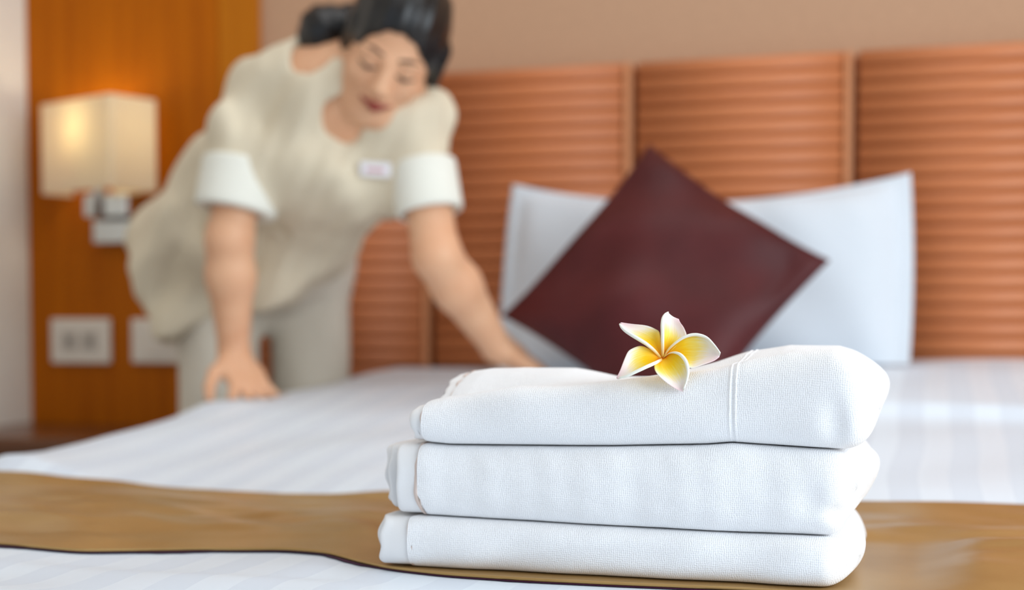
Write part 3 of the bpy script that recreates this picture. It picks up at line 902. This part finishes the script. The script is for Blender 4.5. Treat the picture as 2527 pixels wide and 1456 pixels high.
# ------------------------------------------------------------------ person: implicit surfaces turned into smooth meshes
class Field:
    def __init__(self, lo, hi, h):
        self.lo = np.array(lo, float); self.h = h
        self.n = np.ceil((np.array(hi) - self.lo) / h).astype(int) + 1
        self.a = np.full(self.n, .2, np.float32)
    def _sl(self, lo, hi):
        i0 = np.maximum(0, np.floor((np.array(lo) - self.lo) / self.h).astype(int))
        i1 = np.minimum(self.n, np.ceil((np.array(hi) - self.lo) / self.h).astype(int) + 1)
        sl = tuple(slice(int(p), int(q)) for p, q in zip(i0, i1))
        ax = [self.lo[k] + self.h * np.arange(i0[k], i1[k]) for k in range(3)]
        return sl, ax[0][:, None, None], ax[1][None, :, None], ax[2][None, None, :]
    def op(self, lo, hi, fn, k=0.0, mode='add'):
        sl, X, Y, Z = self._sl(lo, hi)
        A = self.a[sl]
        if A.size == 0: return
        d = fn(X, Y, Z).astype(np.float32)
        if mode == 'cut': d = -d; 
        if mode == 'add':
            if k > 0:
                hh = np.clip(.5 + .5 * (A - d) / k, 0, 1); r = A + (d - A) * hh - k * hh * (1 - hh)
            else: r = np.minimum(A, d)
        else:
            if k > 0:
                hh = np.clip(.5 - .5 * (A - d) / k, 0, 1); r = A + (d - A) * hh + k * hh * (1 - hh)
            else: r = np.maximum(A, d)
        self.a[sl] = r
    def cone(self, p, q, r1, r2, k=.02, mode='add', flat=None, pad=.05):
        p, q = np.array(p, float), np.array(q, float); ba = q - p; L = ba @ ba
        R_ = max(r1, r2) + pad
        lo = np.minimum(p, q) - R_; hi = np.maximum(p, q) + R_
        def fn(X, Y, Z):
            dx, dy, dz = X - p[0], Y - p[1], Z - p[2]
            t = np.clip((dx * ba[0] + dy * ba[1] + dz * ba[2]) / L, 0, 1)
            ex, ey, ez = dx - t * ba[0], dy - t * ba[1], dz - t * ba[2]
            d2 = ex * ex + ey * ey + ez * ez
            if flat is not None:
                nn, s = flat
                c = ex * nn[0] + ey * nn[1] + ez * nn[2]
                d2 = d2 + (s * s - 1) * c * c
            return np.sqrt(d2) - (r1 + (r2 - r1) * t)
        self.op(lo, hi, fn, k, mode)
    def ell(self, c, r, axes=None, k=.02, mode='add', pad=.05):
        c = np.array(c, float); r = np.array(r, float)
        Mx = np.eye(3) if axes is None else np.array(axes, float)     # rows are the axes
        R_ = max(r) + pad
        def fn(X, Y, Z):
            d = (X - c[0], Y - c[1], Z - c[2]); k0 = 0; k1 = 0
            for i in range(3):
                q = (d[0] * Mx[i][0] + d[1] * Mx[i][1] + d[2] * Mx[i][2]) / r[i]
                k0 = k0 + q * q; k1 = k1 + (q / r[i]) ** 2
            k0 = np.sqrt(k0); k1 = np.sqrt(k1) + 1e-9
            return k0 * (k0 - 1) / k1
        self.op(c - R_, c + R_, fn, k, mode)
    def half(self, p, nrm, mode='cut', k=0.0, lo=None, hi=None):
        """cut away the side the normal points to"""
        p = np.array(p, float); nrm = np.array(nrm, float); nrm /= np.linalg.norm(nrm)
        lo_ = self.lo if lo is None else lo; hi_ = self.lo + self.h * self.n if hi is None else hi
        self.op(lo_, hi_, lambda X, Y, Z: -((X - p[0]) * nrm[0] + (Y - p[1]) * nrm[1] + (Z - p[2]) * nrm[2]) + 0 * (X + Y + Z), k, 'cut')
    def ripple(self, fn):
        sl, X, Y, Z = self._sl(self.lo, self.lo + self.h * self.n)
        m = np.abs(self.a) < .03
        i = np.nonzero(m)
        P = [self.lo[k] + self.h * i[k] for k in range(3)]
        self.a[i] += fn(*P).astype(np.float32)
    def mesh(self, smooth_it=2):
        a = self.a; s = a < 0
        cnt = np.zeros(np.array(a.shape) - 1, np.int8)
        for dx in (0, 1):
            for dy in (0, 1):
                for dz in (0, 1):
                    cnt += s[dx:a.shape[0] - 1 + dx, dy:a.shape[1] - 1 + dy, dz:a.shape[2] - 1 + dz]
        I = np.nonzero((cnt > 0) & (cnt < 8)); nI = len(I[0])
        acc = np.zeros((nI, 3)); num = np.zeros(nI)
        corners = [(x, y, z) for x in (0, 1) for y in (0, 1) for z in (0, 1)]
        val = {c: a[I[0] + c[0], I[1] + c[1], I[2] + c[2]] for c in corners}
        for c in corners:
            for k in range(3):
                if c[k]: continue
                e = list(c); e[k] = 1; e = tuple(e)
                v0, v1 = val[c], val[e]; m = (v0 < 0) != (v1 < 0)
                t = np.where(m, v0 / np.where(m, v0 - v1, 1), 0)
                for q in range(3): acc[:, q] += np.where(m, c[q] + (t if q == k else 0), 0)
                num += m
        P = acc / num[:, None] + np.stack(I, -1)
        idx = np.full(cnt.shape, -1, np.int32); idx[I] = np.arange(nI)
        quads = []
        sh = idx.shape
        for k in range(3):
            s0 = [slice(None)] * 3; s1 = [slice(None)] * 3
            s0[k] = slice(0, -1); s1[k] = slice(1, None)
            d = s[tuple(s0)] != s[tuple(s1)]
            E = np.nonzero(d); inside = s[tuple(s0)][E]
            o1, o2 = (k + 1) % 3, (k + 2) % 3
            E = [np.array(x) for x in E]
            ok = (E[o1] > 0) & (E[o2] > 0) & (E[o1] < sh[o1]) & (E[o2] < sh[o2]) & (E[k] < sh[k])
            E = [x[ok] for x in E]; inside = inside[ok]
            def g(d1, d2):
                c = [x.copy() for x in E]; c[o1] = c[o1] - d1; c[o2] = c[o2] - d2
                return idx[c[0], c[1], c[2]]
            q = np.stack([g(1, 1), g(0, 1), g(0, 0), g(1, 0)], -1)
            q = np.where(inside[:, None], q, q[:, ::-1])
            quads.append(q[(q >= 0).all(1)])
        Q = np.vstack(quads)
        for _ in range(smooth_it):
            S = np.zeros_like(P); C = np.zeros(len(P))
            for e0, e1 in ((0, 1), (1, 2), (2, 3), (3, 0)):
                np.add.at(S, Q[:, e0], P[Q[:, e1]]); np.add.at(C, Q[:, e0], 1)
                np.add.at(S, Q[:, e1], P[Q[:, e0]]); np.add.at(C, Q[:, e1], 1)
            P = P * .5 + .5 * S / np.maximum(C, 1)[:, None]
        return self.lo + P * self.h, Q

def A3(v): return np.array([v[0], v[1], v[2]], float)
W = lambda px, py, d: A3(at_d(px, py, d))
# joints
pelvis = W(628, 690, 2.815)
waist = W(690, 560, 2.715)
chest = W(790, 390, 2.56)
upper = W(835, 265, 2.475)
neck0 = W(862, 205, 2.445)
shR, elR, wrR = W(634, 240, 2.50), W(566, 590, 2.46), W(577, 872, 2.505)
shL, elL, wrL = W(1024, 302, 2.43), W(1078, 632, 2.385), W(1228, 858, 2.50)
hipR, hipL = W(538, 728, 2.765), W(762, 725, 2.865)
kneeR = np.array([hipR[0] - .005, hipR[1], .47]); kneeL = np.array([hipL[0] + .005, hipL[1] - .005, .47])
ankR = np.array([hipR[0] - .02, hipR[1] + .03, .075]); ankL = np.array([hipL[0] - .01, hipL[1] + .015, .075])
# head frame: columns her left, forward, up
h_up = np.array([.37, -.56, .77]); h_up /= np.linalg.norm(h_up)
h_f = np.array([-.06, -.80, -.60]); h_f -= h_up * (h_f @ h_up); h_f /= np.linalg.norm(h_f)
h_l = np.cross(h_f, h_up)
if h_l[0] < 0: h_l = -h_l
HEADC = W(957, 168, 2.30) - h_f * .085            # level of the eyes, middle of the skull
H = lambda x, y, z: HEADC + h_l * x + h_f * y + h_up * z
HAX = [h_l, h_f, h_up]
# hands
def hand_points(wr, knuck_dir, palm_side, sgn, curl, spread, bed_drop):
    """finger chains; knuck_dir: direction wrist->knuckles, palm_side: direction across the knuckles (to the thumb)"""
    kd = knuck_dir / np.linalg.norm(knuck_dir); ps = palm_side - kd * (palm_side @ kd); ps /= np.linalg.norm(ps)
    nrm = np.cross(kd, ps); nrm /= np.linalg.norm(nrm)
    if nrm[2] > 0: nrm = -nrm                      # towards the mattress
    return kd, ps, nrm
def build_hand(fld, wr, kd, ps, pose):
    kd, ps, dn = hand_points(wr, kd, ps, 1, 0, 0, 0)
    pal = wr + kd * .048
    fld.ell(pal, (.040, .048, .015), [ps, kd, dn], k=.012)
    fld.cone(wr, wr + kd * .03, .026, .024, .015)
    lens = (.070, .080, .074, .058); offs = (.029, .0095, -.010, -.029)
    for i in range(4):
        base = wr + kd * (.080 - .004 * abs(i - 1)) + ps * offs[i]
        sp = pose['spread'] * (1.4 - i) / 1.5
        d0 = kd + ps * sp + dn * pose['c0']; d0 /= np.linalg.norm(d0)
        d1 = kd + ps * sp + dn * pose['c1']; d1 /= np.linalg.norm(d1)
        d2 = kd + ps * sp + dn * pose['c2']; d2 /= np.linalg.norm(d2)
        L = lens[i]
        p1 = base + d0 * L * .44; p2 = p1 + d1 * L * .32; p3 = p2 + d2 * L * .24
        fld.cone(base - kd * .03, base, .0115, .0105, .008, pad=.03)
        fld.cone(base, p1, .0100, .0090, .004, pad=.03); fld.cone(p1, p2, .0090, .0082, .004, pad=.03); fld.cone(p2, p3, .0082, .0072, .004, pad=.03)
    tb_ = wr + kd * .022 + ps * .026
    t1_ = tb_ + (kd * .55 + ps * .75 + dn * pose['t']) * .034
    t2_ = t1_ + (kd * .75 + ps * .45 + dn * pose['t']) * .030
    t3_ = t2_ + (kd * .85 + ps * .2 + dn * pose['t']) * .024
    fld.cone(tb_, t1_, .014, .0115, .012, pad=.03); fld.cone(t1_, t2_, .0112, .0100, .006, pad=.03); fld.cone(t2_, t3_, .0100, .0085, .005, pad=.03)

ch_n = np.cross(shL - shR, neck0 - pelvis); ch_n /= np.linalg.norm(ch_n)      # out of the chest, towards the camera
lo_b, hi_b = (-.95, 2.15, -.01), (.16, 3.03, 1.40)
body = Field(lo_b, hi_b, .0042)
spine = [pelvis, waist, chest, upper, neck0]
body.cone(pelvis + np.array([0, 0, .03]), waist, .095, .098, .04, flat=(ch_n, 1.25))
body.cone(waist, chest, .100, .112, .05, flat=(ch_n, 1.25))
body.cone(chest, upper, .112, .115, .05, flat=(ch_n, 1.35))
body.cone(upper, shR * .85 + upper * .15, .075, .055, .05); body.cone(upper, shL * .85 + upper * .15, .075, .055, .05)
neck1 = H(0, -.03, -.085)
body.cone(neck0, neck1, .056, .050, .035)
body.cone(upper, neck0, .085, .058, .04)
body.cone(W(795, 185, 2.475), W(862, 300, 2.425), .060, .042, .03)
# arms
for (s, e, w_, seg) in ((shR, elR, wrR, 0), (shL, elL, wrL, 1)):
    body.cone(s, e, .044, .038, .03)
    mid = e * .68 + w_ * .32
    body.cone(e, mid, .039, .041, .02); body.cone(mid, w_, .041, .0265, .02)
# legs and feet
for (hp, kn, an) in ((hipR, kneeR, ankR), (hipL, kneeL, ankL)):
    body.cone(hp, kn, .066, .052, .03); body.cone(kn, an, .052, .036, .02)
    ft = an + np.array([.09, -.12, -.045])
    body.cone(an + np.array([0, 0, -.035]), ft, .034, .026, .02)
# head
body.ell(H(0, -.012, .030), (.073, .094, .088), HAX, .02)
body.ell(H(0, .032, -.032), (.061, .062, .080), HAX, .03)
body.ell(H(0, .060, -.092), (.030, .026, .022), HAX, .03)            # chin
for sx in (-1, 1):
    body.cone(H(.056 * sx, -.005, -.055), H(.018 * sx, .062, -.095), .022, .020, .025)   # jaw
    body.ell(H(.036 * sx, .066, -.030), (.024, .020, .020), HAX, .02)                    # cheek
    body.ell(H(.031 * sx, .098, .000), (.020, .016, .011), HAX, .012, mode='cut')         # eye socket
    body.ell(H(.031 * sx, .078, -.001), (.0165, .0135, .0125), HAX, .005)                # closed lid
    body.ell(H(.030 * sx, .082, .018), (.024, .012, .007), HAX, .010)                    # brow ridge
    body.ell(H(.075 * sx, -.012, -.010), (.008, .018, .030), HAX, .006)                  # ear
    body.ell(H(.011 * sx, .100, -.036), (.0085, .010, .008), HAX, .005)                  # nostril wing
body.cone(H(0, .088, .008), H(0, .108, -.030), .008, .0115, .012)       # nose
body.ell(H(0, .092, -.060), (.024, .010, .014), HAX, .012)             # mouth area
# hands on the bed
hdR = np.array([.42, -.50, -.66]); build_hand(body, wrR, hdR, np.array([-.7, -.55, .1]), dict(spread=.52, c0=.12, c1=.22, c2=.30, t=.30))
hdL = np.array([.80, .10, -.42]); build_hand(body, wrL, hdL, np.array([-.1, .9, .1]), dict(spread=.15, c0=.10, c1=.15, c2=.2, t=.15))
bv, bq = body.mesh(2)
for i_ in np.nonzero((bv[:, 2] > .60) & (bv[:, 2] < .74))[0]:        # finger tips press on, not into, the bedding
    u_, v_ = toUV(bv[i_, 0], bv[i_, 1])
    if u_ > float(u_edge(np.array(v_))) + .05 and v_ < -.02: bv[i_, 2] = max(bv[i_, 2], float(zb(u_, v_)) + .002)
person = mesh_obj('person', bv, bq, M['skin'])
tag(person, 'person in a beige tunic bending over the bed with both hands on the duvet', 'person')
del body

# tunic
tun = Field((-.92, 2.18, .55), (.02, 3.02, 1.36), .0046)
tun.cone(pelvis, waist, .165, .130, .05, flat=(ch_n, 1.15))
tun.cone(waist, chest, .130, .146, .06, flat=(ch_n, 1.15))
tun.cone(chest, upper, .148, .128, .06, flat=(ch_n, 1.30))
tun.cone(upper, shR, .085, .064, .06); tun.cone(upper, shL, .085, .064, .06)
tun.cone(W(690, 330, 2.60), W(470, 640, 2.80), .105, .125, .06)          # straight line of the back
tun.cone(W(560, 560, 2.74), W(425, 675, 2.83), .125, .072, .05)
tun.cone(W(470, 660, 2.80), W(500, 800, 2.78), .105, .110, .05)          # skirt over the right hip
tun.cone(waist, W(700, 700, 2.70), .125, .095, .06)                      # front hanging loose
tun.cone(W(700, 650, 2.70), W(700, 780, 2.70), .10, .09, .05)
for (s, e, endt, r1, r2) in ((shR, elR, .80, .064, .062), (shL, elL, .68, .054, .049)):
    q = s + (e - s) * endt
    tun.cone(s, q, r1, r2, .018)
# sleeve ends
cutR = shR + (elR - shR) * .79; dR = (elR - shR) / np.linalg.norm(elR - shR)
cutL = shL + (elL - shL) * .66; dL = (elL - shL) / np.linalg.norm(elL - shL)
for c_, d_ in ((cutR, dR), (cutL, dL)):
    tun.half(c_, d_, lo=c_ - .085 + d_ * .06, hi=c_ + .085 + d_ * .06)
    tun.cone(c_ - d_ * .02, c_ + d_ * .05, .048, .048, 0, 'cut')
# hem: keep above a plane sloping down to the bed side
def img_cut(p, q, d):
    """cut away what lies below-left of the seam line through two seen points, square to the view"""
    P_, Q_ = W(p[0], p[1], d), W(q[0], q[1], d)
    t_ = Q_ - P_; nn = np.array([t_[2], 0, -t_[0]]); tun.half(P_, nn, k=.012)
img_cut((335, 672), (425, 835), 2.8)
img_cut((420, 822), (715, 752), 2.75)
img_cut((700, 768), (860, 640), 2.72)
# V neck
vpt = W(880, 318, 2.40)
tun.cone(neck0 + ch_n * .02, vpt + ch_n * .035, .060, .014, .012, 'cut')
tun.cone(neck0, H(0, -.02, -.06), .078, .085, .012, 'cut')
tun.cone(W(800, 150, 2.42), vpt + ch_n * .03, .055, .016, .012, 'cut')
fold = sines(41, 8, 7, 13); fold2 = sines(43, 8, 16, 30)
for bx_, by_ in ((785, 395), (925, 425)): tun.ell(W(bx_, by_, 2.475), (.085, .08, .085), None, .07)
dirs = (neck0 - pelvis) / np.linalg.norm(neck0 - pelvis)
def tun_folds(X, Y, Z):
    s = X * dirs[0] + Y * dirs[1] + Z * dirs[2]      # along the spine: stretch folds along it
    x2, y2, z2 = X - .6 * s * dirs[0], Y - .6 * s * dirs[1], Z - .6 * s * dirs[2]
    wc = 1.0
    for c_ in (cutR - dR * .03, cutL - dL * .03):
        wc = wc * (1 - np.exp(-(((X - c_[0]) ** 2 + (Y - c_[1]) ** 2 + (Z - c_[2]) ** 2) / .10 ** 2) ** 2))
    return wc * (.0100 * fold(x2, y2, z2) + .0026 * fold2(x2, y2, z2))
tun.ripple(tun_folds)
tv_, tq_ = tun.mesh(2)
tunic = mesh_obj('tunic', tv_, tq_, M['tunic'], person)
tunic['label'] = 'beige linen short-sleeved tunic'
del tun
# cuffs
for c_, d_, s_, e_, r_ in ((cutR, dR, shR, elR, .0715), (cutL, dL, shL, elL, .0580)):
    cf = Field(c_ - .19, c_ + .15, .004)
    L_ = .082
    cf.cone(c_ - d_ * L_, c_ + d_ * .006, r_, r_ - .001, 0)
    cf.half(c_ + d_ * .006, d_, k=.004); cf.half(c_ - d_ * L_, -d_, k=.004)
    cf.cone(c_ - d_ * .12, c_ + d_ * .06, .046, .046, 0, 'cut')
    v_, q_ = cf.mesh(1)
    mesh_obj('cuff', v_, q_, M['cuff'], tunic)
# trousers
tr_ = Field((-.85, 2.55, .05), (-.18, 3.03, .98), .0055)
for (hp, kn, an) in ((hipR, kneeR, ankR), (hipL, kneeL, ankL)):
    tr_.cone(hp + np.array([0, 0, .06]), kn, .082, .072, .015); tr_.cone(kn, an + np.array([0, 0, .0]), .074, .064, .02)
tr_.cone(hipR + np.array([0, 0, .08]), hipL + np.array([0, 0, .08]), .10, .10, .04)
tr_.cone(pelvis + np.array([0, 0, .03]), pelvis * .6 + waist * .4, .130, .125, .03, flat=(ch_n, 1.2))
tr_.cone(pelvis, pelvis + np.array([0, 0, -.045]), .08, .06, .03)
for an in (ankR, ankL): tr_.half(an + np.array([0, 0, -.005]), (0, 0, -1), lo=an - .12, hi=an + .12)
tr_.ripple(lambda X, Y, Z: .004 * fold(X, Y, Z * .25))
v_, q_ = tr_.mesh(2)
mesh_obj('trousers', v_, q_, M['trousers'], person)
for an in (ankR, ankL):
    sh = Field(an + np.array([-.09, -.24, -.09]), an + np.array([.22, .10, .05]), .005)
    ft = an + np.array([.10, -.13, -.044])
    sh.cone(an + np.array([-.01, .015, -.040]), ft, .040, .036, 0); sh.half((0, 0, .002), (0, 0, -1)); sh.half(an + np.array([0, 0, -.005]), (.2, -.2, 1), k=.01)
    v_, q_ = sh.mesh(2); mesh_obj('shoe', v_, q_, M['shoe'], person)
# hair
hr = Field(HEADC - .24, HEADC + .22, .0036)
hr.ell(H(0, -.016, .034), (.084, .104, .099), HAX, 0)
hr.ell(H(0, -.05, -.02), (.078, .065, .075), HAX, .03)
hr.cone(H(.074, .020, .03), H(.080, .004, -.045), .017, .010, .015)       # side lock (her left)
hr.cone(H(-.072, .020, .03), H(-.078, -.004, -.03), .014, .008, .015)
# face opening
hr.ell(H(0, .105, -.045), (.068, .105, .108), HAX, .008, 'cut')
hr.half(H(0, .02, -.075), tuple(-h_up), lo=HEADC - .24, hi=HEADC + .2)
hr.ripple(lambda X, Y, Z: .0012 * np.sin(260 * ((X - HEADC[0]) * h_l[0] + (Y - HEADC[1]) * h_l[1] + (Z - HEADC[2]) * h_l[2])))
v_, q_ = hr.mesh(1)
hair = mesh_obj('hair', v_, q_, M['hair'], person)
hair['label'] = 'smooth black hair drawn back from the face'
bun = Field(HEADC - .36, HEADC + .2, .005)
bc = W(803, 78, 2.44)
root = H(-.03, -.10, .0)
bun.cone(root, bc, .030, .040, 0); bun.ell(bc + np.array([-.006, 0, -.004]), (.038, .042, .046), None, .02)
bun.cone(bc, bc + np.array([-.022, .01, -.040]), .030, .016, .02)
bun.ripple(lambda X, Y, Z: .0015 * np.sin(220 * (X + Z * .5)))
v_, q_ = bun.mesh(1)
mesh_obj('ponytail', v_, q_, M['hair'], hair)
hl = Field(HEADC - .16, HEADC + .16, .0022)
# face details
def small(name, mat, prims, h=.0018, smooth=1, par=person):
    pts = np.array([p for pr in prims for p in pr[:2]])
    f_ = Field(pts.min(0) - .03, pts.max(0) + .03, h)
    for (a, b, r1, r2) in prims: f_.cone(a, b, r1, r2, .003, pad=.02)
    v, q = f_.mesh(smooth); return mesh_obj(name, v, q, mat, par)
for sx in (-1, 1):
    small('eyebrow', M['brow'], [(H(.014 * sx, .0905, .021), H(.032 * sx, .0895, .027), .0027, .0028), (H(.032 * sx, .0895, .027), H(.050 * sx, .077, .021), .0028, .0016)])
    small('eyelashes', M['hair'], [(H(.017 * sx, .0875, -.006), H(.031 * sx, .0915, -.0085), .0022, .0026), (H(.031 * sx, .0915, -.0085), H(.047 * sx, .082, -.005), .0026, .0020)])
small('lips', M['lips'], [(H(-.026, .0930, -.0590), H(0, .1035, -.0600), .0028, .0048), (H(0, .1035, -.0600), H(.026, .0930, -.0590), .0048, .0026),
                          (H(-.021, .0920, -.0640), H(0, .1020, -.0685), .0032, .0056), (H(0, .1020, -.0685), H(.021, .0920, -.0640), .0056, .0030)])
del hl
# name tag on the chest: find the tunic surface there along the view ray
bpy.context.view_layer.update()
dg = bpy.context.evaluated_depsgraph_get()
dirw = Vector(ray(930, 417)).normalized()
hit, loc, nor, fi = tunic.evaluated_get(dg).ray_cast(Vector((0, 0, CAMZ)), dirw)
if hit:
    nt = box('name_tag', -.026, .026, -.012, .012, 0, .003, M['tag'], tunic, .0012, 2)
    zz = Vector(nor); xx = Vector((1, 0, -.05)); xx = (xx - zz * xx.dot(zz)).normalized(); yy = zz.cross(xx)
    nt.matrix_world = Matrix.Translation(loc + zz * .008) @ Matrix((xx, yy, zz)).transposed().to_4x4()
    pr = box('print', -.016, .016, -.004, .002, .003, .0034, M['tag_print'], None)
    pr.parent = nt; nt['label'] = 'small white name tag'
